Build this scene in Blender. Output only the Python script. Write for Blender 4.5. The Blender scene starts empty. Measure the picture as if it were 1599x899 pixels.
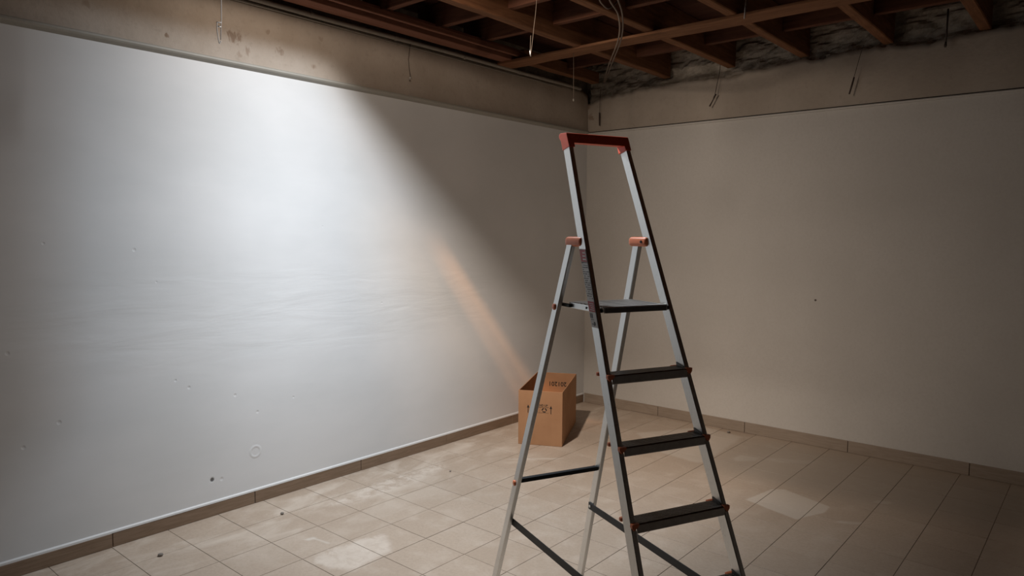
import bpy, bmesh, math, random
from mathutils import Vector, Matrix, noise
random.seed(7)
S = bpy.context.scene
COL = S.collection

# ------------------------------------------------------------------ camera
CAM_POS = Vector((4.0613, -5.9165, 1.716))
F = Vector((-0.64584453, 0.75951289, -0.07762093))
RT = Vector((0.76146943, 0.64816861, 0.00646150))
UP = Vector((-0.05521904, 0.05493284, 0.99696201))
cd = bpy.data.cameras.new('camera')
cd.sensor_width = 36.0
cd.lens = 1107.94 / 1599.0 * 36.0
cam = bpy.data.objects.new('camera', cd)
m = Matrix((RT, UP, -F)).transposed().to_4x4()
m.translation = CAM_POS
cam.matrix_world = m
COL.objects.link(cam)
S.camera = cam

# ------------------------------------------------------------------ world, lamps, exposure
w = bpy.data.worlds.new('world')
S.world = w
w.use_nodes = True
w.node_tree.nodes['Background'].inputs[0].default_value = (0.02, 0.017, 0.014, 1)
w.node_tree.nodes['Background'].inputs[1].default_value = 0.3
S.view_settings.view_transform = 'Standard'
S.view_settings.look = 'None'
S.view_settings.exposure = 0.0
S.view_settings.gamma = 1.0
S.view_settings.use_curve_mapping = False

LAMP = (1.18, -3.36, 3.16)      # up between the first two joists
LAMP_POWER = 500.0


def flood_lamp():
    """cool flood lamp up by the joists, rectangular beam with a warm rim"""
    ld = bpy.data.lights.new('flood_lamp', 'POINT')
    ld.energy = LAMP_POWER
    ld.shadow_soft_size = 0.06
    ld.use_nodes = True
    nt = ld.node_tree
    N, Lk = nt.nodes, nt.links
    em = N['Emission']
    tc = N.new('ShaderNodeTexCoord')
    sp = N.new('ShaderNodeSeparateXYZ')
    Lk.new(tc.outputs['Normal'], sp.inputs[0])

    def mth(op, a, b=None, c=None):
        n = N.new('ShaderNodeMath')
        n.operation = op
        for i, x in enumerate((a, b, c)):
            if x is None:
                continue
            if isinstance(x, (int, float)):
                n.inputs[i].default_value = x
            else:
                Lk.new(x, n.inputs[i])
        return n.outputs[0]
    X, Y, Z = sp.outputs
    down = mth('MULTIPLY', Z, -1.0)
    towall = mth('MULTIPLY', X, -1.0)
    phi = mth('MULTIPLY', mth('ARCTAN2', towall, down), 180 / math.pi)   # 0 down, 90 level to the wall
    psi = mth('MULTIPLY', mth('ARCTAN2', Y, down), 180 / math.pi)        # 0 down, + towards the far wall

    def ramp(val, stops):
        n = N.new('ShaderNodeValToRGB')
        Lk.new(mth('MULTIPLY_ADD', val, 1 / 180.0, 0.5), n.inputs[0])
        e = n.color_ramp.elements
        e.remove(e[1])
        e[0].position = (stops[0][0] + 90) / 180.0
        for a, c in stops[1:]:
            e.new((a + 90) / 180.0)
        for el, (a, c) in zip(e, stops):
            el.color = (c, c, c, 1) if isinstance(c, (int, float)) else (*c, 1)
        return n.outputs[0]

    def mix(t, a, b, f=1.0):
        n = N.new('ShaderNodeMix')
        n.data_type = 'RGBA'
        n.blend_type = t
        if isinstance(f, (int, float)):
            n.inputs[0].default_value = f
        else:
            Lk.new(f, n.inputs[0])
        for i, x in ((6, a), (7, b)):
            if isinstance(x, tuple):
                n.inputs[i].default_value = (*x, 1)
            else:
                Lk.new(x, n.inputs[i])
        return n.outputs[2]
    def sstep(v, a, b, hi):
        n = N.new('ShaderNodeMapRange')
        n.interpolation_type = 'SMOOTHSTEP'
        Lk.new(v, n.inputs[0])
        for i, q in ((1, a), (2, b), (3, 0.0), (4, hi)):
            n.inputs[i].default_value = q
        return n.outputs[0]

    side = mth('MULTIPLY', mth('ARCTAN2', Y, mth('MAXIMUM', towall, mth('MULTIPLY', down, 0.5))), 180 / math.pi)
    rphi = ramp(phi, [(-78, 0.0), (-62, .50), (-50, .55), (-43, .22), (-37.5, 0.04), (-31.5, 0.22), (-23, 0.48), (-17, 0.80), (-8, .80), (8, .72), (17, .74), (27, .78), (35.5, .51), (44, .35), (50, .255), (57, .19), (68, .125), (73, .10), (77, 0.0)])  # lowest angles: extra lobe added to brighten the ladder
    rpsi = ramp(psi, [(-30, (.86, .93, 1.0)), (14, (.88, .94, 1.0)), (24, (1.0, 1.0, 1.0)),
                      (34, (1.0, .90, .81)), (39, (.88, .78, .69)), (43, (.66, .58, .51)), (47, (.40, .35, .30)), (52, (.0, .0, .0))])
    rside = ramp(side, [(-66, (.07, .06, .052)), (-52, (.23, .21, .195)), (-44, (.50, .505, .51)), (-36, .66), (-27, .77), (-14, .93), (-2, 1.0)])
    rneu = ramp(psi, [(-30, (.86, .93, 1.0)), (20, (.88, .94, 1.0)), (27, (.86, .91, .95)),
                      (35, (.80, .82, .84)), (39, (.64, .65, .66)), (43, (.46, .46, .455)), (47, (.27, .265, .255)), (52, (.0, .0, .0))])
    tint = mix('MIX', rpsi, rneu, sstep(phi, 32.0, 48.0, 1.0))
    beam = mix('MULTIPLY', mix('MULTIPLY', rphi, tint), rside)
    st = mth('ADD', mth('MULTIPLY', sstep(psi, 40.0, 41.3, 1.0), sstep(psi, 42.3, 41.6, 1.0)),
             mth('ADD', mth('MULTIPLY', sstep(psi, 37.6, 38.8, .5), sstep(psi, 39.8, 39.1, 1.0)), mth('MULTIPLY', sstep(psi, 38.0, 39.2, .3), sstep(psi, 42.2, 41.6, 1.0))))
    stf = mth('MULTIPLY', st, mth('MULTIPLY', sstep(phi, 40.0, 31.0, 1.0), sstep(phi, 5.0, 20.0, 1.0)))
    streak = mix('MULTIPLY', mix('MIX', (0.0, 0.0, 0.0), (.50, .22, .085), stf), (1.0, 1.0, 1.0))
    # weak warm spill past the edge of the beam
    sp1 = ramp(psi, [(30, 0), (38, .05), (44, .24), (50, .36), (58, .28), (64, .21), (71, .16), (80, .12), (89, .10), (89.9, .10)])
    beta = mth('MULTIPLY', mth('ARCTAN2', X, Y), 180 / math.pi)        # 0 straight at the far wall
    sp2 = ramp(beta, [(-46, 0), (-30, .06), (-18, .36), (-6, .78), (4, 1.0), (16, .85), (26, .55), (34, .34), (54, .12), (84, .0)])
    b1 = ramp(side, [(-60, .20), (-45, .45), (-25, 1.0), (0, .8), (24, .5), (45, .7), (60, 1.0)])
    b2 = ramp(phi, [(-60, .2), (-30, .5), (-10, .8), (30, .55), (74, .6), (82, 1.0)])
    upf = mth('SUBTRACT', 1.0, sstep(Z, -.10, -.005, 1.0))
    base = mix('MULTIPLY', mix('MULTIPLY', mix('MULTIPLY', b1, b2), upf), (.085, .085, .085))
    spill = mix('MULTIPLY', mix('ADD', mix('MULTIPLY', sp1, sp2), base), (1.0, .84, .69))
    tot = mix('ADD', mix('ADD', beam, streak), spill)
    Lk.new(tot, em.inputs[0])
    em.inputs[1].default_value = 1.0
    o = bpy.data.objects.new('flood_lamp', ld)
    o.location = LAMP
    COL.objects.link(o)


flood_lamp()


# ------------------------------------------------------------------ helpers
def me_obj(name, verts, faces, mat, parent=None, smooth=False):
    me = bpy.data.meshes.new(name)
    me.from_pydata([tuple(v) for v in verts], [], faces)
    me.update()
    return link(name, me, mat, parent, smooth)


def link(name, me, mat, parent=None, smooth=False):
    if mat and not me.materials:
        me.materials.append(mat)
    if smooth:
        for p in me.polygons:
            p.use_smooth = True
    o = bpy.data.objects.new(name, me)
    COL.objects.link(o)
    if parent:
        o.parent = parent
    return o


def bm_obj(name, bm, mat, parent=None, smooth=False):
    bmesh.ops.recalc_face_normals(bm, faces=bm.faces)
    me = bpy.data.meshes.new(name)
    bm.to_mesh(me)
    bm.free()
    return link(name, me, mat, parent, smooth)


BOXF = [(0, 1, 3, 2), (4, 6, 7, 5), (0, 4, 5, 1), (2, 3, 7, 6), (0, 2, 6, 4), (1, 5, 7, 3)]


def hexa(bm, c):
    """c: 8 corners ordered x(0,1) outer, y, z inner"""
    v = [bm.verts.new(p) for p in c]
    for f in BOXF:
        bm.faces.new([v[i] for i in f])
    return v


def box(bm, x0, x1, y0, y1, z0, z1):
    return hexa(bm, [(x, y, z) for x in (x0, x1) for y in (y0, y1) for z in (z0, z1)])


def bev(bm, off, seg=1):
    bmesh.ops.recalc_face_normals(bm, faces=bm.faces)
    bmesh.ops.bevel(bm, geom=list(bm.edges) + list(bm.verts), offset=off, segments=seg, affect='EDGES', profile=0.6)


def tube(bm, pts, r, n=8, caps=True):
    pts = [Vector(p) for p in pts]
    rr = r if isinstance(r, (list, tuple)) else [r] * len(pts)
    rings = []
    ref = Vector((0, 0, 1))
    t0 = (pts[1] - pts[0]).normalized()
    if abs(t0.dot(ref)) > 0.9:
        ref = Vector((1, 0, 0))
    for i, p in enumerate(pts):
        t = (pts[min(i + 1, len(pts) - 1)] - pts[max(i - 1, 0)]).normalized()
        a = t.cross(ref).normalized()
        b = t.cross(a).normalized()
        rings.append([bm.verts.new(p + (a * math.cos(k * 2 * math.pi / n) + b * math.sin(k * 2 * math.pi / n)) * rr[i]) for k in range(n)])
    for i in range(len(pts) - 1):
        for k in range(n):
            bm.faces.new([rings[i][k], rings[i][(k + 1) % n], rings[i + 1][(k + 1) % n], rings[i + 1][k]])
    if caps:
        bm.faces.new(rings[0])
        bm.faces.new(rings[-1])


def prism(bm, poly, s0, s1, axis=0):
    """extrude a 2D polygon along an axis; poly in the other two axes"""
    def P(a, b, s):
        return (s, a, b) if axis == 0 else ((a, s, b) if axis == 1 else (a, b, s))
    v0 = [bm.verts.new(P(a, b, s0)) for a, b in poly]
    v1 = [bm.verts.new(P(a, b, s1)) for a, b in poly]
    n = len(poly)
    bm.faces.new(v0)
    bm.faces.new(list(reversed(v1)))
    for i in range(n):
        bm.faces.new([v0[i], v0[(i + 1) % n], v1[(i + 1) % n], v1[i]])


def smooth_path(pts, n=6):
    pts = [Vector(p) for p in pts]
    out = []
    for i in range(len(pts) - 1):
        p0, p1, p2, p3 = pts[max(i - 1, 0)], pts[i], pts[i + 1], pts[min(i + 2, len(pts) - 1)]
        for k in range(n):
            t = k / n
            out.append(0.5 * ((2 * p1) + (p2 - p0) * t + (2 * p0 - 5 * p1 + 4 * p2 - p3) * t * t + (3 * p1 - p0 - 3 * p2 + p3) * t ** 3))
    out.append(pts[-1])
    return out


def empty(name, loc, rz=0.0):
    o = bpy.data.objects.new(name, None)
    o.location = loc
    o.rotation_euler = (0, 0, rz)
    o.empty_display_size = 0.1
    COL.objects.link(o)
    return o


def tag(o, label, cat, group=None):
    o['label'] = label
    o['category'] = cat
    if group:
        o['group'] = group
    return o


def struct(o):
    o['kind'] = 'structure'
    return o


# ------------------------------------------------------------------ materials
class NT:
    def __init__(self, name, rough=0.6, metal=0.0, spec=0.5):
        self.m = bpy.data.materials.new(name)
        self.m.use_nodes = True
        self.t = self.m.node_tree
        self.b = self.t.nodes['Principled BSDF']
        self.b.inputs['Roughness'].default_value = rough
        self.b.inputs['Metallic'].default_value = metal
        self.b.inputs['Specular IOR Level'].default_value = spec
        self._pos = None

    def n(self, typ):
        return self.t.nodes.new(typ)

    def l(self, a, b):
        self.t.links.new(a, b)

    def put(self, sock, x):
        if hasattr(x, 'is_output'):
            self.l(x, sock)
        elif isinstance(x, tuple) and len(x) == 3 and sock.type == 'RGBA':
            sock.default_value = (*x, 1)
        else:
            sock.default_value = x

    @property
    def pos(self):
        if self._pos is None:
            g = self.n('ShaderNodeNewGeometry')
            self._pos = g.outputs['Position']
        return self._pos

    @property
    def obj(self):
        return self.n('ShaderNodeTexCoord').outputs['Object']

    def rnd(self):
        return self.n('ShaderNodeObjectInfo').outputs['Random']

    def math(self, op, a, b=None, c=None, clamp=False):
        x = self.n('ShaderNodeMath')
        x.operation = op
        x.use_clamp = clamp
        for i, v in enumerate((a, b, c)):
            if v is not None:
                self.put(x.inputs[i], v)
        return x.outputs[0]

    def vscale(self, v, sc, off=(0, 0, 0)):
        x = self.n('ShaderNodeMapping')
        self.l(v, x.inputs[0])
        x.inputs['Location'].default_value = off
        x.inputs['Scale'].default_value = sc
        return x.outputs[0]

    def noise(self, v, scale, detail=4.0, rough=0.55, dist=0.0):
        x = self.n('ShaderNodeTexNoise')
        self.l(v, x.inputs['Vector'])
        x.inputs['Scale'].default_value = scale
        x.inputs['Detail'].default_value = detail
        x.inputs['Roughness'].default_value = rough
        x.inputs['Distortion'].default_value = dist
        return x.outputs['Fac']

    def ss(self, v, a, b, lo=0.0, hi=1.0):
        x = self.n('ShaderNodeMapRange')
        x.interpolation_type = 'SMOOTHSTEP'
        self.put(x.inputs[0], v)
        for i, q in ((1, a), (2, b), (3, lo), (4, hi)):
            x.inputs[i].default_value = q
        return x.outputs[0]

    def mix(self, f, a, b, t='MIX'):
        x = self.n('ShaderNodeMix')
        x.data_type = 'RGBA'
        x.blend_type = t
        self.put(x.inputs[0], f)
        self.put(x.inputs[6], a)
        self.put(x.inputs[7], b)
        return x.outputs[2]

    def dist(self, c):
        x = self.n('ShaderNodeVectorMath')
        x.operation = 'DISTANCE'
        self.l(self.pos, x.inputs[0])
        x.inputs[1].default_value = c
        return x.outputs['Value']

    def xyz(self, v):
        s = self.n('ShaderNodeSeparateXYZ')
        self.l(v, s.inputs[0])
        return s.outputs

    def color(self, c):
        self.put(self.b.inputs['Base Color'], c)

    def bump(self, h, strength=0.3, distance=0.01):
        x = self.n('ShaderNodeBump')
        x.inputs['Strength'].default_value = strength
        x.inputs['Distance'].default_value = distance
        self.l(h, x.inputs['Height'])
        self.l(x.outputs[0], self.b.inputs['Normal'])


def mat_plain(name, col, rough=0.6, metal=0.0, var=0.12, scale=40.0, bump=0.05):
    t = NT(name, rough, metal)
    o = t.obj
    f = t.noise(o, scale)
    t.color(t.mix(f, tuple(c * (1 - var) for c in col), tuple(min(1, c * (1 + var)) for c in col)))
    if bump:
        t.bump(t.noise(o, scale * 4), bump, 0.002)
    return t.m


def mat_wall_left():
    t = NT('wall_left_paint', 0.62, 0, 0.35)
    p = t.pos
    f = t.noise(t.vscale(p, (1, .8, 1.5)), 1.3, 5)
    col = t.mix(t.ss(f, .3, .7), (.70, .71, .715), (.76, .765, .77))
    rip = t.noise(t.vscale(p, (1, 1.1, 6.5)), 1.6, 3, .5, .4)
    y, z = t.xyz(p)[1], t.xyz(p)[2]
    band = t.math('MULTIPLY', t.ss(z, .75, 1.15), t.ss(z, 1.6, 1.3))
    h = t.math('MULTIPLY', rip, t.math('MULTIPLY_ADD', band, .75, .2))
    h = t.math('MULTIPLY_ADD', t.noise(p, 60, 3), .03, h)
    pits = [(-4.907, 1.117, .012), (-4.307, 1.61, .012), (-4.70, .734, .014), (-4.86, .64, .012), (-4.106, .859, .01),
            (-4.03, .806, .012), (-3.748, .712, .012), (-3.344, .63, .009), (-3.602, .581, .012), (-3.907, .224, .02),
            (-3.847, .212, .014), (-4.195, 1.43, .007), (-4.735, 1.648, .009), (-2.957, 2.544, .006), (-2.6, 1.2, .008), (-3.1, 1.75, .007)]
    dark = None
    for (py, pz, r) in pits:
        k = t.ss(t.dist((-.006, py, pz)), r * .95, r * .3)
        h = t.math('MULTIPLY_ADD', k, -.7, h)
    hole = t.ss(t.dist((-.006, -3.907, .224)), .016, .008)
    d = t.dist((-.006, -3.621, .33))
    ring = t.math('MULTIPLY', t.ss(d, .022, .032), t.ss(d, .046, .034))
    h = t.math('MULTIPLY_ADD', ring, .5, h)
    col = t.mix(t.math('MULTIPLY', hole, .85), col, (.03, .028, .026))
    t.color(col)
    t.bump(h, .2, .02)
    return t.m


def mat_wall_right():
    t = NT('wall_right_paint', 0.75, 0, 0.25)
    p = t.pos
    f = t.noise(p, 1.1, 5)
    g = t.noise(p, 70, 3)
    col = t.mix(t.ss(f, .3, .7), (.60, .575, .54), (.65, .625, .59))
    col = t.mix(t.math('MULTIPLY', t.ss(g, .35, .75), .3), col, (.54, .51, .475))
    dot = t.ss(t.dist((2.236, 0.005, 1.19)), .012, .005)
    col = t.mix(dot, col, (.1, .08, .07))
    t.color(col)
    t.bump(t.math('MULTIPLY_ADD', t.noise(p, 3, 3), .8, t.math('MULTIPLY', g, .12)), .25, .02)
    return t.m


def mat_band(name, c0, c1, stains):
    t = NT(name, 0.85, 0, 0.2)
    p = t.pos
    f = t.noise(p, 2.2, 6, .6)
    col = t.mix(t.ss(f, .3, .7), c0, c1)
    g = t.noise(p, 24, 5, .65)
    col = t.mix(t.math('MULTIPLY', t.ss(g, .5, .8), .35), col, tuple(x * .65 for x in c0))
    g2 = t.noise(t.vscale(p, (1, 1.6, .7)), 16, 4, .6, 1.0)
    for (c, r, a) in stains:
        wob = t.math('MULTIPLY_ADD', t.math('SUBTRACT', g2, .5), r * 3.2, t.math('MULTIPLY_ADD', t.math('SUBTRACT', g, .5), r * 1.2, t.dist(c)))
        k = t.math('MULTIPLY', t.ss(wob, r, r * .3), a)
        col = t.mix(k, col, (.20, .13, .085))
    t.color(col)
    t.bump(t.math('MULTIPLY_ADD', t.noise(p, 5, 4), 1.0, t.math('MULTIPLY', g, .3)), .35, .02)
    return t.m


def mat_rubble():
    t = NT('rubble_masonry', 0.95, 0, 0.1)
    p = t.pos
    f = t.noise(p, 9, 8, .7)
    col = t.mix(t.ss(f, .3, .7), (.30, .26, .21), (.54, .475, .40))
    col = t.mix(t.math('MULTIPLY', t.ss(t.noise(p, 3.3, 4), .5, .7), .5), col, (.2, .175, .135))
    t.color(col)
    t.bump(t.noise(p, 30, 8, .7), .5, .02)
    return t.m


def poly_mask(t, x, y, pts, soft):
    """soft mask of a convex polygon (counter-clockwise) on the floor"""
    out = None
    n = len(pts)
    area = sum(pts[i][0] * pts[(i + 1) % n][1] - pts[(i + 1) % n][0] * pts[i][1] for i in range(n))
    if area < 0:
        pts = pts[::-1]
    for i in range(n):
        (ax, ay), (bx, by) = pts[i], pts[(i + 1) % n]
        ln = math.hypot(bx - ax, by - ay)
        nx, ny = -(by - ay) / ln, (bx - ax) / ln
        dd = t.math('ADD', t.math('MULTIPLY_ADD', x, nx, -(ax * nx + ay * ny)), t.math('MULTIPLY', y, ny))
        k = t.ss(dd, -soft, soft)
        out = k if out is None else t.math('MULTIPLY', out, k)
    return out


def mat_tile():
    t = NT('floor_tile_glaze', 0.5, 0, 0.35)
    p = t.pos
    r = t.rnd()
    base = t.mix(r, (.415, .325, .250), (.455, .362, .283))
    g = t.noise(t.vscale(p, (1, 1, 1)), 55, 5, .7)
    base = t.mix(t.math('MULTIPLY', t.ss(g, .35, .7), .5), base, (.345, .268, .205))
    cl = t.noise(p, 6, 6, .6, .3)
    base = t.mix(t.math('MULTIPLY', t.ss(cl, .45, .75), .42), base, (.55, .465, .385))
    x, y, _ = t.xyz(p)
    # plaster dust swept towards the left wall
    near = t.ss(x, 1.15, .15)
    du = t.noise(t.vscale(p, (2.0, .85, 1)), 2.6, 6, .6, .8)
    dust = t.math('MULTIPLY', t.math('MULTIPLY', t.ss(du, .44, .68), near), .55)
    base = t.mix(dust, base, (.64, .56, .475))
    fine = t.noise(p, 14, 6, .7, .5)
    # pale patches
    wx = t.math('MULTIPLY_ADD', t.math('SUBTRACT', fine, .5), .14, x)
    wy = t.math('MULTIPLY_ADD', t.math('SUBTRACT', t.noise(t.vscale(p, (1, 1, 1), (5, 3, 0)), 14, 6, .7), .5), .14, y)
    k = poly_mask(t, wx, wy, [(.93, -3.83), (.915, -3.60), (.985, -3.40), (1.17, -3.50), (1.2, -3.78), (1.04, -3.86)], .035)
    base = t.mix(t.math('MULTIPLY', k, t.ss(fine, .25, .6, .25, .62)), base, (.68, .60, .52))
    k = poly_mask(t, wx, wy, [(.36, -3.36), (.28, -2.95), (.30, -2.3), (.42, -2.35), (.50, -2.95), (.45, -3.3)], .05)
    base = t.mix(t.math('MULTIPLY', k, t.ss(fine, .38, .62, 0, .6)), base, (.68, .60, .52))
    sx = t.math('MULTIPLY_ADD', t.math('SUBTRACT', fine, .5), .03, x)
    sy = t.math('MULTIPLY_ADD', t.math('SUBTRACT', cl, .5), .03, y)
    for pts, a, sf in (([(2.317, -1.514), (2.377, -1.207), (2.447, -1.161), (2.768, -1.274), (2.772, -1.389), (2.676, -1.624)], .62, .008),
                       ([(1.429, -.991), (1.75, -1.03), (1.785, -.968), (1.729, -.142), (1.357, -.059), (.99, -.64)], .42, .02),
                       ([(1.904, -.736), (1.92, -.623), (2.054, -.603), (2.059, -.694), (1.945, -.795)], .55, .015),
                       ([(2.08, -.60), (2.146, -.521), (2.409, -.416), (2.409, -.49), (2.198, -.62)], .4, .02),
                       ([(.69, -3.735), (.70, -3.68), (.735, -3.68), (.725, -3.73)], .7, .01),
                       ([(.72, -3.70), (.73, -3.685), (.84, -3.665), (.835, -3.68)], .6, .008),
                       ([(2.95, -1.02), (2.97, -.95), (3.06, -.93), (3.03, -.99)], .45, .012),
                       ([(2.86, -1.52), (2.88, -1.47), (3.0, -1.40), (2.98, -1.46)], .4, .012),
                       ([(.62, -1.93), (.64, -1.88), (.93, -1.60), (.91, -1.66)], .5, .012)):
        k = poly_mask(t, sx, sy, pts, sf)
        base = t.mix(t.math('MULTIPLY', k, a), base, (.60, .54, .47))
    # soft-edged darker area by the far wall
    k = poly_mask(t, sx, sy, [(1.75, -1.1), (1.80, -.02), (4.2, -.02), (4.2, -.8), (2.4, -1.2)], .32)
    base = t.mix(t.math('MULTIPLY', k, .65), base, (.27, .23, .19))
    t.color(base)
    t.put(t.b.inputs['Roughness'], t.ss(cl, .3, .7, .42, .6))
    t.bump(t.math('MULTIPLY_ADD', g, .3, cl), .12, .004)
    return t.m


def mat_base(name, c0, c1, axis):
    t = NT(name, 0.45, 0, 0.4)
    p = t.pos
    sc = (1, 2.2, 26) if axis == 'y' else (2.2, 1, 26)
    f = t.noise(t.vscale(p, sc), 3.0, 5, .6, .6)
    col = t.mix(t.ss(f, .3, .7), c0, c1)
    col = t.mix(t.math('MULTIPLY', t.rnd(), .25), col, tuple(x * .75 for x in c0))
    t.color(col)
    t.bump(f, .1, .003)
    return t.m


def mat_wood(name, c0, c1, axis='y'):
    t = NT(name, 0.8, 0, 0.2)
    p = t.obj
    sc = (14, 1.2, 14) if axis == 'y' else (1.2, 14, 14)
    f = t.noise(t.vscale(p, sc), 2.4, 6, .65, .8)
    col = t.mix(t.ss(f, .28, .72), c0, c1)
    k = t.ss(t.noise(p, 3.0, 5), .55, .72)
    col = t.mix(t.math('MULTIPLY', k, .45), col, tuple(x * .45 for x in c0))
    col = t.mix(t.math('MULTIPLY', t.rnd(), .3), col, tuple(x * .6 for x in c0))
    t.color(col)
    t.bump(f, .4, .006)
    return t.m


def mat_alu(name, col=(.76, .765, .75), rough=.33):
    t = NT(name, rough, 1.0)
    o = t.obj
    f = t.noise(t.vscale(o, (60, 60, 3)), 6, 4, .6)
    g = t.noise(o, 90, 3)
    c = t.mix(t.ss(f, .3, .7), tuple(x * .9 for x in col), col)
    c = t.mix(t.math('MULTIPLY', t.ss(g, .62, .75), .35), c, tuple(x * .55 for x in col))
    t.color(c)
    t.put(t.b.inputs['Roughness'], t.ss(f, .2, .8, rough - .06, rough + .1))
    t.bump(f, .06, .001)
    return t.m


def mat_card():
    t = NT('corrugated_cardboard', 0.85, 0, 0.15)
    o = t.obj
    f = t.noise(t.vscale(o, (1, 1, 1)), 5, 5)
    col = t.mix(t.ss(f, .3, .7), (.40, .215, .115), (.45, .25, .135))
    wv = t.noise(t.vscale(o, (90, 90, 1.2)), 2.0, 2)
    col = t.mix(t.math('MULTIPLY', wv, .18), col, (.30, .16, .085))
    t.color(col)
    t.bump(wv, .15, .002)
    return t.m


M = dict(
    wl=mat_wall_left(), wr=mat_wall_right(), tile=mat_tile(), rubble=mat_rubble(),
    bandl=mat_band('concrete_band_left', (.40, .335, .275), (.47, .405, .345),
                   [((0, -3.70, 2.865), .045, .7), ((0, -3.62, 2.80), .03, .5), ((0, -3.40, 2.84), .03, .5), ((0, -3.15, 2.79), .02, .55),
                    ((0, -3.66, 2.76), .03, .35), ((0, -4.10, 2.79), .014, .8), ((0, -4.5, 2.86), .02, .35), ((0, -3.48, 2.94), .02, .4),
                    ((0, -3.1, 2.98), .02, .3)]),
    bandr=mat_band('concrete_band_right', (.41, .35, .292), (.47, .41, .348), [((.02, 0, 2.85), .05, .6), ((.0, 0, 3.0), .07, .7)]),
    trim=mat_plain('trim_paint', (.36, .345, .305), .6, 0, .1, 12),
    grout=mat_plain('floor_grout', (.25, .20, .155), .9, 0, .2, 60),
    basel=mat_base('baseboard_tile_left', (.215, .145, .095), (.28, .195, .135), 'y'),
    baser=mat_base('baseboard_tile_right', (.32, .255, .20), (.40, .325, .26), 'x'),
    caulk=mat_plain('white_caulk', (.74, .74, .73), .6, 0, .06, 30),
    mortar=mat_plain('dark_mortar', (.10, .085, .07), .95, 0, .2, 40),
    dark=mat_plain('dark_plaster', (.22, .19, .165), .9, 0, .15, 6),
    joist=mat_wood('joist_wood', (.17, .075, .036), (.30, .14, .068), 'y'),
    nog=mat_wood('nogging_wood', (.10, .040, .023), (.165, .068, .038), 'x'),
    plank=mat_wood('cross_plank_wood', (.19, .085, .043), (.31, .15, .075), 'x'),
    plate=mat_wood('wall_plate_wood', (.20, .085, .052), (.28, .125, .08), 'y'),
    deck=mat_wood('deck_wood', (.07, .028, .018), (.12, .05, .032), 'x'),
    pipe=mat_plain('conduit_grey_pvc', (.30, .27, .23), .5, 0, .12, 15),
    cable=mat_plain('cable_sheath', (.20, .15, .115), .6, 0, .15, 20),
    wire=mat_plain('galvanised_wire', (.62, .60, .58), .35, .8, .12, 60),
    wired=mat_plain('rusty_wire', (.07, .05, .04), .7, .4, .3, 60),
    alu=mat_alu('brushed_aluminium'),
    alup=mat_alu('satin_platform_aluminium', (.84, .84, .83), .52),
    alud=mat_alu('dark_anodised_aluminium', (.16, .155, .15), .42),
    tread=mat_plain('dark_ribbed_tread', (.30, .28, .265), .34, .85, .25, 50),
    strap=mat_plain('blackened_steel_strap', (.016, .019, .023), .5, .2, .2, 40),
    orange=mat_plain('orange_plastic', (.93, .26, .11), .45, 0, .1, 60),
    red=mat_plain('red_plastic', (.90, .13, .06), .4, 0, .1, 50),
    rubber=mat_plain('black_rubber', (.02, .02, .02), .8, 0, .2, 60),
    card=mat_card(),
    ink=mat_plain('black_ink', (.022, .016, .013), .8, 0, .1, 60, 0),
    stw=mat_plain('sticker_white', (.60, .59, .57), .5, 0, .06, 80, 0),
    str=mat_plain('sticker_red', (.42, .05, .055), .5, 0, .1, 80, 0),
    stk=mat_plain('sticker_print', (.06, .055, .055), .5, 0, .1, 80, 0),
)

# ------------------------------------------------------------------ room shell
XR, YB = 7.2, -9.0          # far ends of the room, behind the camera
ZT = 2.70                   # top of the painted wall
ZJ = 3.13                   # underside of the joists
ZD = 3.375                  # underside of the deck

bm = bmesh.new()
box(bm, -.15, XR, YB, .15, -.12, -.0022)
floor = struct(bm_obj('floor', bm, M['grout']))

TS, TX, TY = .30, -.0067, .0232
gap = .0016
bm = bmesh.new()
box(bm, gap, TS - gap, gap, TS - gap, -.0021, 0)
top = [e for e in bm.edges if all(v.co.z > -.001 for v in e.verts)]
bmesh.ops.bevel(bm, geom=top, offset=.0008, segments=1, affect='EDGES')
bmesh.ops.recalc_face_normals(bm, faces=bm.faces)
tile_me = bpy.data.meshes.new('tile')
bm.to_mesh(tile_me)
bm.free()
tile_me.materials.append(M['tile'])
far = bmesh.new()
rt = random.Random(3)
for i in range(0, 24):
    for j in range(0, 30):
        x0 = TX + TS * i
        y0 = TY - TS * (j + 1)
        cx, cy = x0 + TS / 2, y0 + TS / 2
        if cx > XR - .2 or cy < YB + .2:
            continue
        d = Vector((cx, cy, 0)) - CAM_POS
        z = d.dot(F)
        u = d.dot(RT) / max(z, .1) * 1107.9
        v = -d.dot(UP) / max(z, .1) * 1107.9
        inview = z > .5 and abs(u) < 800 + 190 and v < 450 + 120
        if inview:
            o = bpy.data.objects.new('tile', tile_me)
            COL.objects.link(o)
            o.parent = floor
            o.location = (x0, y0, rt.uniform(-.0003, .0003))
            o.rotation_euler = (rt.uniform(-.0006, .0006), rt.uniform(-.0006, .0006), 0)
        else:
            box(far, x0 + gap, x0 + TS - gap, y0 + gap, y0 + TS - gap, -.0021, 0)
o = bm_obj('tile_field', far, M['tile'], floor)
o['kind'] = 'stuff'

# left wall: painted lower part, concrete band above
bm = bmesh.new()
box(bm, -.15, -.006, YB, .15, -.05, ZT)
wall_left = struct(bm_obj('wall_left', bm, M['wl']))


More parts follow.
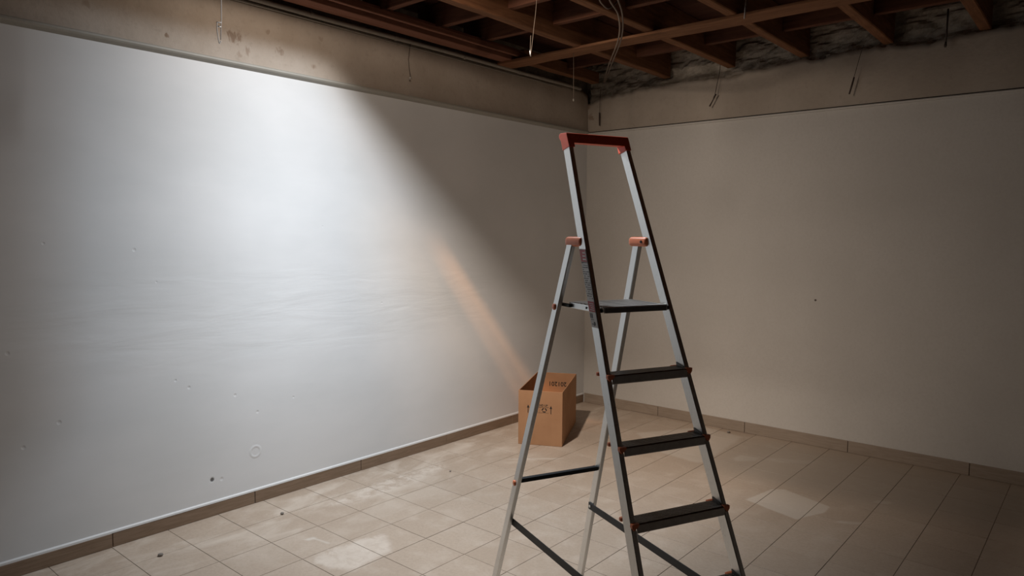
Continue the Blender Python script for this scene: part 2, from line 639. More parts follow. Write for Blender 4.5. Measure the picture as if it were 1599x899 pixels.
def band_mesh(bm, axis, a0, a1, top_fn, step, depth, z0):
    """upright band with an uneven top edge; front face at 0"""
    n = int(abs(a1 - a0) / step)
    zs = [0, .25, .5, .75, .9, 1.0]
    rows = []
    for i in range(n + 1):
        a = a0 + (a1 - a0) * i / n
        zt = top_fn(a)
        col = []
        for k, q in enumerate(zs):
            z = z0 + (zt - z0) * q
            off = .006 * noise.noise(Vector((a * 2.1, z * 2.1, 1.7))) + (.004 * noise.noise(Vector((a * 14, z * 14, 4.4))) if q > .7 else 0)
            p = (off, a, z) if axis == 'y' else (a, -off, z)
            col.append(bm.verts.new(p))
        back = (-depth, a, zt + .005) if axis == 'y' else (a, depth, zt + .005)
        col.append(bm.verts.new(back))
        rows.append(col)
    for i in range(n):
        for k in range(len(zs)):
            bm.faces.new([rows[i][k], rows[i + 1][k], rows[i + 1][k + 1], rows[i][k + 1]])


bm = bmesh.new()
band_mesh(bm, 'y', YB, 0.0, lambda a: 3.115 + .012 * noise.noise(Vector((a * 3, 0, 0))) - (.05 * max(0, 1 - abs(a) / .12)), .05, .12, ZT - .01)
bm_obj('concrete_band', bm, M['bandl'], wall_left, True)
bm = bmesh.new()
box(bm, -.15, -.09, YB, .15, 2.68, ZD + .06)
bm_obj('masonry_backing', bm, M['rubble'], wall_left)

# right wall
bm = bmesh.new()
box(bm, -.15, XR, .006, .15, -.05, ZT)
wall_right = struct(bm_obj('wall_right', bm, M['wr']))
TAB = [(-.1, 3.0), (.05, 2.98), (.13, 3.02), (.2, 3.04), (.31, 3.036), (.6, 3.055), (.98, 3.075), (1.2, 3.062), (1.41, 3.048), (1.52, 3.045), (1.63, 3.09), (1.8, 3.085),
       (2.0, 3.111), (2.2, 3.09), (2.39, 3.126), (2.6, 3.125), (2.74, 3.107), (2.95, 3.09), (3.15, 3.12), (3.5, 3.125), (4.5, 3.11), (8, 3.11)]


def topR(a):
    for (x0, z0), (x1, z1) in zip(TAB, TAB[1:]):
        if x0 <= a <= x1:
            z = z0 + (z1 - z0) * (a - x0) / (x1 - x0)
            break
    else:
        z = 3.11
    return z + .022 * noise.noise(Vector((a * 6, 3, 0))) + .016 * noise.noise(Vector((a * 19, 7, 0)))


bm = bmesh.new()
band_mesh(bm, 'x', 0.0, XR, topR, .02, .10, ZT + .012)
bm_obj('concrete_band', bm, M['bandr'], wall_right, True)

# broken masonry showing between the joist ends
bm = bmesh.new()
nx, nz = 300, 26
X1 = 5.0
g = []
for i in range(nx + 1):
    col = []
    for k in range(nz + 1):
        x = X1 * i / nx
        z = 2.96 + (ZD + .03 - 2.96) * k / nz
        q = Vector((x * 5, z * 7, 0))
        h = .040 * noise.noise(q * .7) + .020 * noise.noise(q * 2.2) + .010 * noise.noise(q * 6.1)
        ridge = abs(noise.noise(Vector((x * 4, z * 13, 9))))
        h -= .03 * max(0, .25 - ridge) / .25
        y = .055 - h * .75 - .035 * max(0, 1 - abs(z - topR(x)) / .07)
        col.append(bm.verts.new((x, y, z)))
    g.append(col)
for i in range(nx):
    for k in range(nz):
        bm.faces.new([g[i][k], g[i + 1][k], g[i + 1][k + 1], g[i][k + 1]])
bm_obj('rubble_masonry', bm, M['rubble'], wall_right, False)
bm = bmesh.new()
box(bm, -.15, XR, .12, .2, 2.6, ZD + .06)
bm_obj('masonry_backing', bm, M['rubble'], wall_right)

# walls behind the camera
bm = bmesh.new()
box(bm, XR, XR + .15, YB - .15, .2, -.05, ZD + .1)
struct(bm_obj('wall_side', bm, M['dark']))
bm = bmesh.new()
box(bm, -.15, XR, YB - .15, YB, -.05, ZD + .1)
struct(bm_obj('wall_back', bm, M['dark']))

# trims at the top of the painted walls
bm = bmesh.new()
prism(bm, [(-.02, ZT + .026), (.012, ZT + .024), (.026, ZT + .016), (.028, ZT + .006), (.020, ZT - .002), (-.004, ZT - .014), (-.02, ZT - .014)], YB, -.004, 1)
struct(bm_obj('trim_1', bm, M['trim']))
bm = bmesh.new()
prism(bm, [(.03, ZT + .004), (-.006, ZT + .004), (-.010, ZT - .002), (-.008, ZT - .012), (.03, ZT - .014)], -.004, XR, 0)
for v in bm.verts:
    pass
struct(bm_obj('trim_2', bm, M['wr']))
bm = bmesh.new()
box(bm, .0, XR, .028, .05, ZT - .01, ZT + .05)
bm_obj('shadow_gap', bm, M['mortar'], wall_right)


# baseboards of tiles
def baseboard(name, axis, joints, lim, mat, h, prot):
    bm = bmesh.new()
    if axis == 'y':
        box(bm, -.012, -.004, lim[0], lim[1], 0, h - .004)
    else:
        box(bm, lim[0], lim[1], .004, .012, 0, h - .004)
    base = struct(bm_obj(name, bm, M['mortar']))
    js = [lim[0]] + joints + [lim[1]]
    rr = random.Random(5)
    for a, b in zip(js, js[1:]):
        bm = bmesh.new()
        e = rr.uniform(-.0015, .0015)
        if axis == 'y':
            box(bm, -.0055, prot + e, a + .0022, b - .0022, .001, h)
        else:
            box(bm, a + .0022, b - .0022, -prot - e, .0055, .001, h)
        bev(bm, .0015)
        bm_obj('baseboard_tile', bm, mat, base)
    return base


jl = [-4.472 - .834 * k for k in range(5, 0, -1)] + [-4.472, -3.635, -2.807, -1.951, -1.133, -.30]
bl = baseboard('baseboard_left', 'y', jl, (YB, -.006), M['basel'], .078, .0015)
bm = bmesh.new()
prism(bm, [(-.006, .0785), (.0015, .0785), (.0005, .088), (-.006, .095)], YB, -.008, 1)
bm_obj('caulk_bead', bm, M['caulk'], bl)
jr = [.0165 + .0, .847, 1.689, 2.528, 3.345, 4.18, 5.02, 5.86]
baseboard('baseboard_right', 'x', jr[1:], (.006, XR), M['baser'], .094, .0015)

# ------------------------------------------------------------------ ceiling
bm = bmesh.new()
box(bm, -.1, XR, YB, .12, ZD, ZD + .05)
ceiling = struct(bm_obj('ceiling', bm, M['deck']))


def beam(name, x0, x1, y0, y1, z0, z1, mat, rough=.004, seed=0, bv=.004):
    """sawn timber, cut along its length so that it can wander a little"""
    bm = bmesh.new()
    lx, ly = x1 - x0, y1 - y0
    n = max(2, int(max(lx, ly) / .22))
    rings = []
    for i in range(n + 1):
        t = i / n
        ring = []
        for (a, b) in ((0, 0), (1, 0), (1, 1), (0, 1)):
            if ly > lx:
                p = Vector((x0 + lx * a, y0 + ly * t, z0 + (z1 - z0) * b))
                p.x += rough * noise.noise(p * 2.3 + Vector((seed, 0, 0)))
            else:
                p = Vector((x0 + lx * t, y0 + ly * a, z0 + (z1 - z0) * b))
                p.y += rough * noise.noise(p * 2.3 + Vector((seed, 0, 0)))
            if b == 0:
                p.z += rough * .7 * noise.noise(p * 3.1 + Vector((0, seed, 0)))
            ring.append(bm.verts.new(p))
        rings.append(ring)
    for i in range(n):
        for k in range(4):
            bm.faces.new([rings[i][k], rings[i][(k + 1) % 4], rings[i + 1][(k + 1) % 4], rings[i + 1][k]])
    bm.faces.new(rings[0])
    bm.faces.new(rings[-1])
    bmesh.ops.recalc_face_normals(bm, faces=bm.faces)
    ed = [e for e in bm.edges if e.calc_face_angle(0) > .8]
    bmesh.ops.bevel(bm, geom=ed, offset=bv, segments=1, affect='EDGES')
    return bm_obj(name, bm, mat, ceiling)


JX = [(.815 + .61 * k, .888 + .61 * k) for k in range(11)]
JX = [(a, b) for a, b in JX if b < XR - .05]
for k, (a, b) in enumerate(JX):
    beam('joist', a, b, YB + .02, .03, ZJ + (0.006 if k % 2 else 0), ZD - .001, M['joist'], .007, k * 3.7, .006)
# wall plate along the left wall, with a batten beside it
beam('wall_plate', .075, .195, YB + .02, -1.24, ZJ, ZJ + .10, M['plate'], .005, 11)
beam('batten', .235, .262, YB + .02, -1.24, ZJ + .02, ZJ + .06, M['plate'], .004, 12)
beam('wall_plate', .09, .17, -1.20, -.06, ZJ + .03, ZJ + .13, M['joist'], .012, 14)
# cross plank under the joists
beam('cross_plank', .02, 4.6, -1.40, -1.215, ZJ - .018, ZJ + .004, M['plank'], .010, 21, .004)
# noggings between the joists
rows = [-.58, -1.76, -2.24, -2.75, -4.05, -4.3, -4.85, -5.4]
bays = [(.0, JX[0][0])] + [(JX[k][1], JX[k + 1][0]) for k in range(6)]
for r, yv in enumerate(rows):
    for k, (a, b) in enumerate(bays):
        e = .02 * noise.noise(Vector((k * 1.3, r * 2.1, 0)))
        beam('nogging', a + .001, b - .001, yv + e, yv + e + .05, ZJ + .075 + e * .4, ZD - .001, M['nog'], .003, k + r * 7, .003)

# ------------------------------------------------------------------ conduit on the left wall
pipe = empty('conduit_pipe', (.0, 0, 3.106))
pts = [(.03, YB + .1, 0), (.03, -6, .004), (.031, -4, .002), (.03, -3, -.002), (.03, -2, .003), (.03, -1, .0), (.03, -.35, .002), (.035, -.18, -.002)]
bm = bmesh.new()
tube(bm, smooth_path(pts, 4), .0165, 12)
bm_obj('pipe', bm, M['pipe'], pipe, True)
bm = bmesh.new()
tube(bm, smooth_path([(.014, p[1], -.030 + .006 * noise.noise(Vector((p[1] * 3, 1, 0)))) for p in [(0, -8.5 + .35 * k) for k in range(24)]], 4), .0045, 6)
bm_obj('cable', bm, M['pipe'], pipe, True)
for yv in (-4.6, -3.89, -3.19, -2.49, -1.78, -1.10):
    bm = bmesh.new()
    n = 10
    pr = [(.03 + .0195 * math.cos(a), .0195 * math.sin(a)) for a in [math.pi * (k / n) * 2 for k in range(n)]]
    prism(bm, pr, yv - .011, yv + .011, 1)
    box(bm, .018, .034, yv - .008, yv + .008, .010, .0225)
    bm_obj('clip', bm, M['pipe'], pipe)
tag(pipe, 'grey conduit pipe with clips along the top of the left wall', 'pipe')


# ------------------------------------------------------------------ loose wires
def wire_thing(name, label, cat, base, parts, group='hanger wires under the joists'):
    e = empty(name, base)
    for nm, pts, r, mat, n in parts:
        bm = bmesh.new()
        tube(bm, [Vector(p) - Vector(base) for p in pts], r, n)
        bm_obj(nm, bm, mat, e, True)
    tag(e, label, cat, group)
    return e


b = (.60, -4.108, 2.646)
wire_thing('ceiling_hanger', 'bright hanger rod with a wire clip in front of the lit left wall', 'wire', b, [
    ('rod', [(.60, -4.090, 3.13), (.60, -4.096, 2.77), (.60, -4.102, 2.666)], .0024, M['caulk'], 8),
    ('hook', smooth_path([(.597, -4.117, 2.748), (.597, -4.118, 2.710), (.599, -4.112, 2.660), (.6, -4.108, 2.647), (.602, -4.102, 2.660)], 4), .0024, M['caulk'], 8),
    ('clip', [(.595, -4.119, 2.730), (.597, -4.110, 2.729), (.601, -4.096, 2.728)], .0035, M['wire'], 6),
    ('clip', [(.595, -4.119, 2.749), (.597, -4.110, 2.749), (.601, -4.096, 2.750)], .0028, M['caulk'], 6)])
b = (1.246, -2.44, 2.80)
wire_thing('ceiling_hanger', 'looped hanger wire with a bright twisted tip below the dark joists', 'wire', b, [
    ('wire', smooth_path([(1.295, -2.44, 3.30), (1.285, -2.44, 3.10), (1.269, -2.44, 2.98), (1.257, -2.44, 2.89), (1.247, -2.44, 2.82)], 4), .0014, M['cable'], 6),
    ('wire', smooth_path([(1.247, -2.444, 2.925), (1.243, -2.442, 2.87), (1.240, -2.44, 2.82)], 4), .0013, M['cable'], 6),
    ('tip', [(1.242, -2.44, 2.845), (1.240, -2.44, 2.83), (1.242, -2.44, 2.815), (1.245, -2.44, 2.80)], [.002, .006, .005, .002], M['wire'], 8)])
b = (.03, -2.35, 2.835)
wire_thing('ceiling_hanger', 'short twisted wire with a pale tip on the left wall below the pipe', 'wire', b, [
    ('wire', [(.035, -2.352, 3.09), (.02, -2.356, 2.98), (.02, -2.35, 2.93), (.028, -2.345, 2.86)], .0022, M['wired'], 6),
    ('tip', [(.028, -2.346, 2.865), (.03, -2.352, 2.835)], .006, M['wire'], 6)])
b = (.764, -1.31, 2.752)
wire_thing('ceiling_hanger', 'thin straight wire with a small knob hanging near the corner', 'wire', b, [
    ('wire', [(.758, -1.31, 3.125), (.764, -1.31, 2.752)], .0018, M['cable'], 6),
    ('knob', [(.764, -1.31, 2.765), (.764, -1.31, 2.758), (.764, -1.31, 2.748), (.764, -1.31, 2.742)], [.003, .007, .007, .003], M['pipe'], 8)])
b = (1.307, -.05, 2.818)
wire_thing('ceiling_hanger', 'bent wire with a slanting end hanging from the second joist end', 'wire', b, [
    ('wire', [(1.40, -.06, 3.165), (1.39, -.05, 3.10), (1.366, -.05, 2.98), (1.352, -.05, 2.905)], .0026, M['wired'], 6),
    ('bent_end', [(1.358, -.05, 2.905), (1.335, -.05, 2.865), (1.307, -.05, 2.818)], [.005, .0045, .0065], M['wired'], 6),
    ('knot', [(1.365, -.05, 2.915), (1.349, -.05, 2.898), (1.343, -.05, 2.88)], .006, M['wired'], 6)])
b = (2.441, -.05, 2.787)
wire_thing('ceiling_hanger', 'slanting wire with a thick dark end hanging on the right wall band', 'wire', b, [
    ('wire', [(2.53, -.05, 3.14), (2.514, -.05, 3.096), (2.468, -.05, 2.903)], .002, M['wired'], 6),
    ('sleeve', [(2.471, -.05, 2.91), (2.458, -.05, 2.855), (2.441, -.05, 2.787)], [.006, .007, .0055], M['wired'], 8)])
b = (3.064, -.05, 3.036)
wire_thing('ceiling_hanger', 'short thick dark rod hanging before the last joist at the right', 'wire', b, [
    ('rod', [(3.07, -.05, 3.30), (3.066, -.05, 3.06)], .006, M['wired'], 8),
    ('tip', [(3.066, -.05, 3.075), (3.064, -.05, 3.05), (3.064, -.05, 3.036)], [.006, .010, .006], M['wired'], 8)])
b = (.16, -.03, 2.761)
wire_thing('ceiling_hanger', 'dark rod hanging on the right wall band beside the corner', 'wire', b, [
    ('rod', [(.168, -.035, 3.103), (.160, -.032, 2.88)], .0018, M['wired'], 6),
    ('sleeve', [(.160, -.032, 2.885), (.159, -.03, 2.82), (.16, -.03, 2.761)], [.006, .007, .005], M['wired'], 8)])
b = (2.173, -1.43, 3.08)
wire_thing('ceiling_hanger', 'twin wires hanging beside the cross plank at the third joist', 'wire', b, [
    ('wire', [(2.182, -1.43, 3.36), (2.178, -1.425, 3.2), (2.171, -1.425, 3.085)], .0024, M['wire'], 6),
    ('wire', [(2.192, -1.43, 3.36), (2.188, -1.425, 3.2), (2.178, -1.425, 3.09)], .0018, M['wired'], 6)])
C1 = [(1.75, -2.35, 3.17), (1.684, -2.15, 3.121), (1.562, -1.9, 3.107), (1.369, -1.6, 3.061), (0.845, -0.9, 3.091), (0.45, -.35, 3.145), (0.264, -0.1, 3.152)]
C2 = [(1.73, -2.4, 3.17), (1.657, -2.2, 3.114), (1.552, -1.93, 3.102), (1.36, -1.62, 3.059), (0.82, -0.9, 3.094), (0.43, -.35, 3.148), (0.249, -0.1, 3.154)]
C3 = [(1.75, -2.55, 3.15), (1.646, -2.3, 3.102), (1.579, -2.15, 3.112), (1.52, -2.0, 3.14), (1.515, -1.9, 3.2), (1.513, -1.82, 3.30)]
base = Vector(C1[-1])
pair = empty('electric_cables', base)
for P in (C1, C2):
    bm = bmesh.new()
    tube(bm, [p - base for p in smooth_path(P, 6)], .0055, 8)
    bm_obj('cable', bm, M['cable'], pair, True)
tag(pair, 'pair of brown cables looping down from the joists to the corner hole', 'cable')
bm = bmesh.new()
base = Vector(C3[-1])
tube(bm, [p - base for p in smooth_path(C3, 6)], .005, 8)
o = bm_obj('electric_cable', bm, M['cable'], None, True)
o.location = base
tag(o, 'short single brown cable dropping behind the second joist at the top edge', 'cable')

# ------------------------------------------------------------------ step ladder
LX, LY, LTH = 3.28921, -3.90869, 1.15036
W0, WK, TA, RA, RB = .23929, .04810, .41937, .0493, .0195
RD, TB, WR0, WRK, LA, LB = 1.35029, .33259, .24983, .05235, .0403, .0197
DEL, OFF = .2256, .10
ladder = empty('step_ladder', (LX, LY, 0), LTH)
tag(ladder, 'aluminium step ladder with orange caps and a red top rail', 'ladder')


def hw(z):
    return W0 - WK * z


def hr(z):
    return WR0 - WRK * z


def rail_pts(sg, z, grow=0.0):
    s0, s1 = sg * (hw(z) + grow), sg * (hw(z) - RB - grow)
    return s0, s1, TA * z - grow, TA * z + RA + grow


def leg_pts(sg, z, grow=0.0):
    s0, s1 = sg * (hr(z) + grow), sg * (hr(z) - LB - grow)
    return s0, s1, RD - TB * z - grow, RD - TB * z + LA + grow


def bar(fn, sg, z0, z1, grow=0.0, bv=.0025):
    bm = bmesh.new()
    A, B = fn(sg, z0, grow), fn(sg, z1, grow)
    c = []
    for si in (0, 1):
        for di in (2, 3):
            for q, z in ((A, z0), (B, z1)):
                c.append((q[si], q[di], z))
    hexa(bm, c)
    bev(bm, bv)
    return bm


def lip(bm, sg, z0, z1, fn):
    """raised lips along a rail face, as on an extruded profile"""


front = {}
for sg in (-1, 1):
    r_ = bm_obj('front_rail', bar(rail_pts, sg, .02, 2.075), M['alu'], ladder)
    front[sg] = r_
    bm_obj('rubber_foot', bar(rail_pts, sg, .0, .036, .003), M['rubber'], r_)
    l_ = bm_obj('rear_leg', bar(leg_pts, sg, .02, 1.69), M['alu'], ladder)
    bm_obj('rubber_foot', bar(leg_pts, sg, .0, .036, .003), M['rubber'], l_)
    # orange hinge block that joins the rear leg to the front rail
    bm = bmesh.new()
    sa, sb = sg * (hw(1.684) + .006), sg * (hw(1.684) - .030)
    box(bm, min(sa, sb), max(sa, sb), .727, .848, 1.6655, 1.7030)
    bev(bm, .0165, 5)
    h_ = bm_obj('hinge_block', bm, M['orange'], ladder, True)
    bm = bmesh.new()
    s_ = sg * (hw(1.684) - .030)
    tube(bm, [(s_, .758, 1.684), (s_ - sg * .0025, .758, 1.684)], .006, 10)
    bm_obj('pin', bm, M['rubber'], h_)
    # orange rivets on the rear leg
    for z in (1.428, .641):
        bm = bmesh.new()
        d = RD - TB * z + LA * .62
        tube(bm, [(sg * (hr(z) - .004), d, z), (sg * (hr(z) + .003), d, z), (sg * (hr(z) + .005), d, z)], [.0125, .0125, .008], 12)
        bm_obj('rivet_cap', bm, M['orange'], l_, True)
    # spreader strap
    bm = bmesh.new()
    z = .450
    sA = sg * (hr(z) - LB - .0035)
    y0, y1 = TA * z + .012, RD - TB * z + .030
    c = []
    for s_ in (sA - .002, sA + .002):
        for y in (y0, y1):
            for dz in (-.0165, .0165):
                sx = s_ if y == y1 else s_ + (sg * (hw(z) - RB - .0035) - sA)
                c.append((sx, y, z + dz))
    hexa(bm, c)
    bev(bm, .0012)
    st = bm_obj('spreader_strap', bm, M['strap'], ladder)
    for y, w_ in ((y0 + .012, hw(z) - RB - .0035), (y1 - .014, hr(z) - LB - .0035)):
        bm = bmesh.new()
        tube(bm, [(sg * w_ - .0045, y, z), (sg * w_ + .0045, y, z)], .0065, 10)
        bm_obj('rivet', bm, M['alu'], st)

# cross bar between the rear legs
bm = bmesh.new()
z = .652
d = RD - TB * z + .010
box(bm, -(hr(z) - LB), hr(z) - LB, d, d + .024, z - .0095, z + .0095)
bev(bm, .004, 2)
bm_obj('cross_bar', bm, M['strap'], ladder)

# red handle over the top of the rails
bm = bmesh.new()
for sg in (-1, 1):
    zt = 2.101
    w_ = hw(2.08) + .0035
    s0, s1 = sorted((sg * w_, sg * (w_ - RB - .007)))
    pl = [(TA * 2.046 - .003, 2.046), (.8775, 2.097), (.883, zt), (.927, zt + .002), (.936, zt - .002), (.939, 2.090), (.932, 2.080), (.923, 2.073),
          (TA * 2.036 + RA + .0035, 2.034)]
    prism(bm, pl, s0, s1, 0)
w_ = hw(2.08) - RB
pl = [(TA * 2.062 - .002, 2.062), (.8775, 2.097), (.883, 2.101), (.925, 2.103), (.933, 2.099), (.933, 2.086), (.920, 2.064)]
prism(bm, pl, -w_ - .002, w_ + .002, 0)
bev(bm, .0022, 2)
bm_obj('handle', bm, M['red'], ladder)

# treads
for k in (1, 2, 3, 4, 5):
    z = OFF + DEL * k
    wi = hw(z) - RB - .0005
    y0, y1 = TA * z - .013, TA * z + .054
    bm = bmesh.new()
    # C-shaped extrusion with a ribbed top, seen from the end
    n = 7
    topl = []
    for i in range(n):
        a = y0 + .006 + (y1 - y0 - .008) * i / n
        b2 = y0 + .006 + (y1 - y0 - .008) * (i + .55) / n
        topl += [(a, z - .0028), (a + .0006, z), (b2 - .0006, z), (b2, z - .0028)]
    pl = [(y0 + .003, z - .033), (y0, z - .030), (y0, z - .004), (y0 + .003, z - .0005)] + topl + [(y1, z - .001), (y1 + .001, z - .004),
          (y1 - .004, z - .030), (y1 - .008, z - .030), (y1 - .005, z - .008), (y0 + .007, z - .008), (y0 + .007, z - .033)]
    prism(bm, pl, -wi, wi, 0)
    tr = bm_obj('tread', bm, M['tread'], ladder)
    # folded upstands at both ends and orange end caps
    for sg in (-1, 1):
        bm = bmesh.new()
        sa = sg * (wi - .0005)
        c = []
        for s_ in sorted((sa, sa - sg * .0025)):
            for y, zz in ((TA * z + .004, 0), (TA * z + .046, 0)):
                c += [(s_, y, z - .002), (s_, y + .004 + .0, z + (.014 if y > TA * z + .02 else .004))]
        hexa(bm, c)
        bm_obj('end_plate', bm, M['alud'], tr)
        bm = bmesh.new()
        so = hw(z) + (.0015 if sg > 0 else .003)
        si = wi - .0045
        prism(bm, [(sg * so, z + .0015), (sg * si, z + .0015), (sg * si, z - .006), (sg * (hw(z) - .006), z - .0215), (sg * so, z - .010)], y0 - .0015, y0 + .0122, 1)
        bev(bm, .001)
        bm_obj('end_cap', bm, M['orange'], tr)
        bm = bmesh.new()
        a, b2 = sorted((sg * (wi - .02), sg * (hw(z) + .003)))
        box(bm, a, b2, TA * z + RA + .0005, TA * z + RA + .0145, z - .0125, z + .0005)
        bev(bm, .003, 2)
        bm_obj('end_cap', bm, M['orange'], tr, True)

# platform
z = OFF + DEL * 6
bm = bmesh.new()
pw = .138
y0, y1 = TA * z - .010, .843
n = 9
topl = []
for i in range(n):
    a = y0 + .008 + (y1 - y0 - .010) * i / n
    b2 = y0 + .008 + (y1 - y0 - .010) * (i + .6) / n
    topl += [(a, z - .0045), (a + .0008, z), (b2 - .0008, z), (b2, z - .0045)]
pl = [(y0 + .002, z - .0225), (y0, z - .020), (y0, z - .004), (y0 + .003, z - .0005)] + topl + [(y1, z - .002), (y1, z - .018), (y1 - .003, z - .018),
      (y1 - .003, z - .006), (y0 + .006, z - .006), (y0 + .006, z - .0225)]
prism(bm, pl, -pw, pw, 0)
plat = bm_obj('platform', bm, M['alup'], ladder)
bm = bmesh.new()
box(bm, -pw + .004, pw - .004, y0 - .0022, y0 - .0002, z - .0215, z - .003)
bm_obj('front_strip', bm, M['alud'], plat)
for sg in (-1, 1):
    bm = bmesh.new()
    a, b2 = sorted((sg * (pw + .001), sg * (pw + .0045)))
    box(bm, a, b2, y0 + .012, y1 - .002, z - .024, z - .0015)
    bev(bm, .001)
    bm_obj('side_plate', bm, M['alu'], plat)
    for y in (TA * z + RA + .055,):
        bm = bmesh.new()
        tube(bm, [(sg * (pw + .004), y, z - .013), (sg * (pw + .0065), y, z - .013)], .0045, 10)
        bm_obj('rivet', bm, M['strap'], plat)
    # dark pivots: to the front rail, and the link back to the rear leg
    bm = bmesh.new()
    box(bm, *sorted((sg * (pw + .0005), sg * (hw(z) - RB + .0005))), y0 + .004, y0 + .030, z - .020, z - .006)
    bev(bm, .002)
    bm_obj('pivot', bm, M['strap'], plat)
    bm = bmesh.new()
    a, b2 = sorted((sg * (pw + .005), sg * (hr(z) - LB + .0005)))
    box(bm, a, b2, y1 - .022, .888, z - .0215, z - .0085)
    bev(bm, .002)
    bm_obj('link_arm', bm, M['strap'], plat)


# sticker on the outer face of the nearer rail
def on_rail(bm, z0, z1, f0, f1, lift):
    z0, z1 = z0 + .006, z1 + .006
    """thin plate on the outer face; f runs 0 front .. 1 rear across the rail"""
    c = []
    for lf in (lift, .0002):
        for f in (f0, f1):
            for zz in (z0, z1):
                c.append((-(hw(zz) + lf), TA * zz + RA * f, zz))
    hexa(bm, c)


bm = bmesh.new()
on_rail(bm, 1.376, 1.652, .08, .96, .0006)
stick = bm_obj('sticker', bm, M['stw'], ladder)
for (a, b2) in ((1.606, 1.650), (1.430, 1.466)):
    bm = bmesh.new()
    on_rail(bm, a, b2, .10, .94, .0009)
    bm_obj('sticker_block', bm, M['str'], stick)
bm = bmesh.new()
rs = random.Random(9)
for i in range(3):
    on_rail(bm, 1.612 + .012 * i, 1.617 + .012 * i, .24, .24 + rs.uniform(.3, .55), .0012)
on_rail(bm, 1.610, 1.646, .14, .20, .0012)
for i in range(4):
    on_rail(bm, 1.436 + .007 * i, 1.438 + .007 * i, .2, .2 + rs.uniform(.4, .62), .0012)
bm_obj('sticker_print', bm, M['stw'], stick)['kind'] = 'stuff'
bm = bmesh.new()
zz = 1.475
while zz < 1.600:
    f = .14
    while f < .88:
        g2 = f + rs.uniform(.05, .16)
        if rs.random() < .72:
            on_rail(bm, zz, zz + rs.uniform(.0022, .0042), f, min(g2, .9), .0009)
        f = g2 + .05
    zz += .0078
on_rail(bm, 1.602, 1.6045, .1, .94, .0009)
on_rail(bm, 1.408, 1.425, .55, .70, .0009)
on_rail(bm, 1.408, 1.425, .76, .90, .0009)
on_rail(bm, 1.402, 1.404, .45, .85, .0009)
on_rail(bm, 1.392, 1.396, .35, .55, .0009)
on_rail(bm, 1.386, 1.389, .62, .8, .0009)
bm_obj('sticker_print', bm, M['stk'], stick)['kind'] = 'stuff'
bm = bmesh.new()
zc = 1.394
yc = TA * zc + RA * .45
tube(bm, [(-(hw(zc) + .0003), yc, zc), (-(hw(zc) + .0010), yc, zc)], .0065, 12)
bm_obj('sticker_print', bm, M['stk'], stick)

# ------------------------------------------------------------------ cardboard box
BW, BD, BH, TK = .362, .780, .445, .006
box_e = empty('cardboard_box', (.430, -1.556, .0008), math.atan2(.165, .322))
tag(box_e, 'open brown cardboard box standing on the tiles in the room corner', 'box')
bm = bmesh.new()


def panel(name, x0, x1, y0, y1, z0, z1):
    bm = bmesh.new()
    box(bm, x0, x1, y0, y1, z0, z1)
    bev(bm, .0018)
    return bm_obj(name, bm, M['card'], box_e)


front_p = panel('front_panel', 0, BW, 0, TK, 0, BH)
rear_p = panel('rear_panel', 0, BW, BD - TK, BD, 0, BH)
panel('side_panel', 0, TK, TK, BD - TK, 0, BH)
panel('side_panel', BW - TK, BW, TK, BD - TK, 0, BH)
panel('bottom_panel', TK, BW - TK, TK, BD - TK, 0, TK)


def text_mesh(name, body, size, mat, parent, mtx, bold=0.0):
    cu = bpy.data.curves.new(name, 'FONT')
    cu.body = body
    cu.size = size
    cu.align_x = 'CENTER'
    cu.align_y = 'CENTER'
    cu.extrude = .0002
    cu.offset = bold
    cu.resolution_u = 3
    tmp = bpy.data.objects.new(name, cu)
    COL.objects.link(tmp)
    dg = bpy.context.evaluated_depsgraph_get()
    me = bpy.data.meshes.new_from_object(tmp.evaluated_get(dg))
    bpy.data.objects.remove(tmp)
    bpy.data.curves.remove(cu)
    me.transform(mtx)
    me.materials.clear()
    return link(name, me, mat, parent)


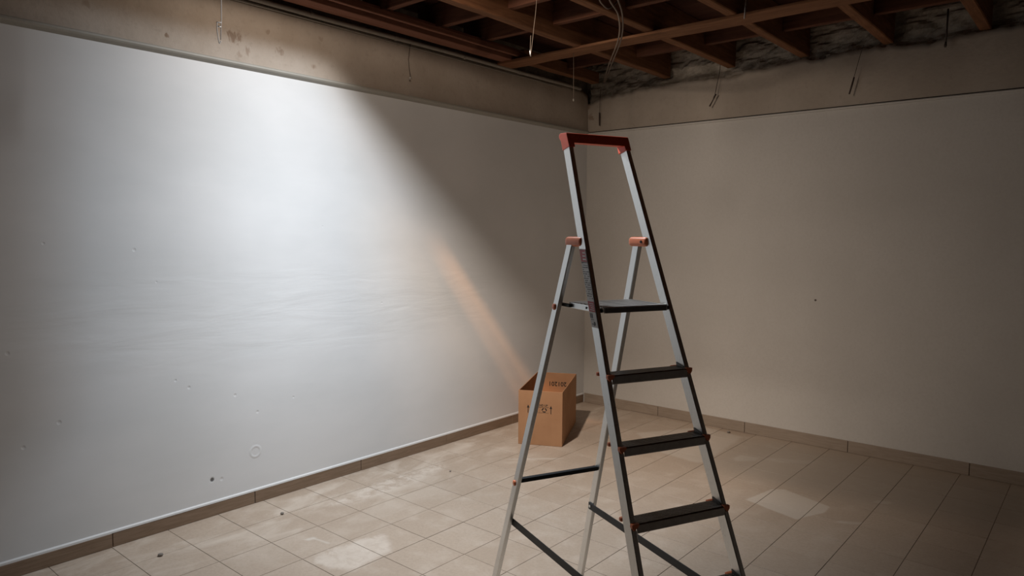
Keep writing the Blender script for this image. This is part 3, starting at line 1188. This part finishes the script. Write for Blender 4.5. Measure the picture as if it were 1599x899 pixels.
# upside-down number inside, on the rear panel
fr = Matrix.Translation((.190, BD - TK - .0006, .345)) @ Matrix.Rotation(math.radians(90), 4, 'X') @ Matrix.Rotation(math.pi, 4, 'Z')
text_mesh('printed_number', '201201', .056, M['ink'], rear_p, fr, .0009)
fm = Matrix.Rotation(math.radians(90), 4, 'X')
text_mesh('printed_text', 'THIS END UP', .0225, M['ink'], front_p, Matrix.Translation((.176, -.0006, .329)) @ fm, .0004)
for s_ in (.081, .268):
    bm = bmesh.new()
    v = [(-.003, .262), (.003, .262), (.003, .306), (.0105, .306), (0, .330), (-.0105, .306), (-.003, .306)]
    prism(bm, [(s_ + a, q) for a, q in v], -.0008, -.0001, 1)
    bm_obj('printed_arrow', bm, M['ink'], front_p)
bm = bmesh.new()
for (a, b2, q0, q1) in ((.105, .250, .313, .3155), (.105, .250, .268, .2695), (.176, .1772, .268, .313), (.141, .1422, .268, .313)):
    box(bm, a, b2, -.0008, -.0001, q0, q1)
# goblet and umbrella-like marks in the first fields
prism(bm, [(.150, .308), (.166, .308), (.163, .296), (.1595, .292), (.1595, .280), (.164, .276), (.152, .276), (.1565, .280), (.1565, .292), (.153, .296)], -.0008, -.0001, 1)
prism(bm, [(.112, .294), (.116, .304), (.123, .308), (.130, .304), (.134, .294)], -.0008, -.0001, 1)
box(bm, .122, .124, -.0008, -.0001, .276, .294)
bm_obj('printed_icon', bm, M['ink'], front_p)
bm = bmesh.new()
cx, cz, ro, ri = .2135, .291, .0185, .0105
for k in range(3):
    a0 = math.radians(90 + 120 * k + 10)
    a1 = a0 + math.radians(92)
    arc = [a0 + (a1 - a0) * i / 5 for i in range(6)]
    pl = [(cx + ro * 1.15 * math.cos(a), cz + ro * math.sin(a)) for a in arc] + [(cx + ri * 1.15 * math.cos(a), cz + ri * math.sin(a)) for a in reversed(arc)]
    prism(bm, pl, -.0008, -.0001, 1)
bm_obj('printed_icon', bm, M['ink'], front_p)

# ------------------------------------------------------------------ small debris on the floor
for k, (x, y, r) in enumerate(((.283, -3.62, .011), (.30, -4.35, .013), (1.59, -.10, .014), (.50, -2.40, .007))):
    bm = bmesh.new()
    bmesh.ops.create_icosphere(bm, subdivisions=2, radius=r)
    for v in bm.verts:
        v.co *= 1 + .35 * noise.noise(v.co * 60 + Vector((k * 5, 0, 0)))
        v.co.z = v.co.z * .6 + r * .45
    lo = min(v.co.z for v in bm.verts)
    for v in bm.verts:
        v.co.z -= lo
    o = bm_obj('plaster_crumb', bm, M['dark'], None, True)
    o.location = (x, y, .0006)
    tag(o, ['dark crumb on the pale tiles near the left baseboard, middle of the wall', 'dark crumb on the tiles by the left baseboard, nearest the camera',
            'crumb lying on the tiles against the right baseboard', 'small crumb on the tiles midway to the cardboard box'][k], 'crumb', 'crumbs of plaster on the floor')
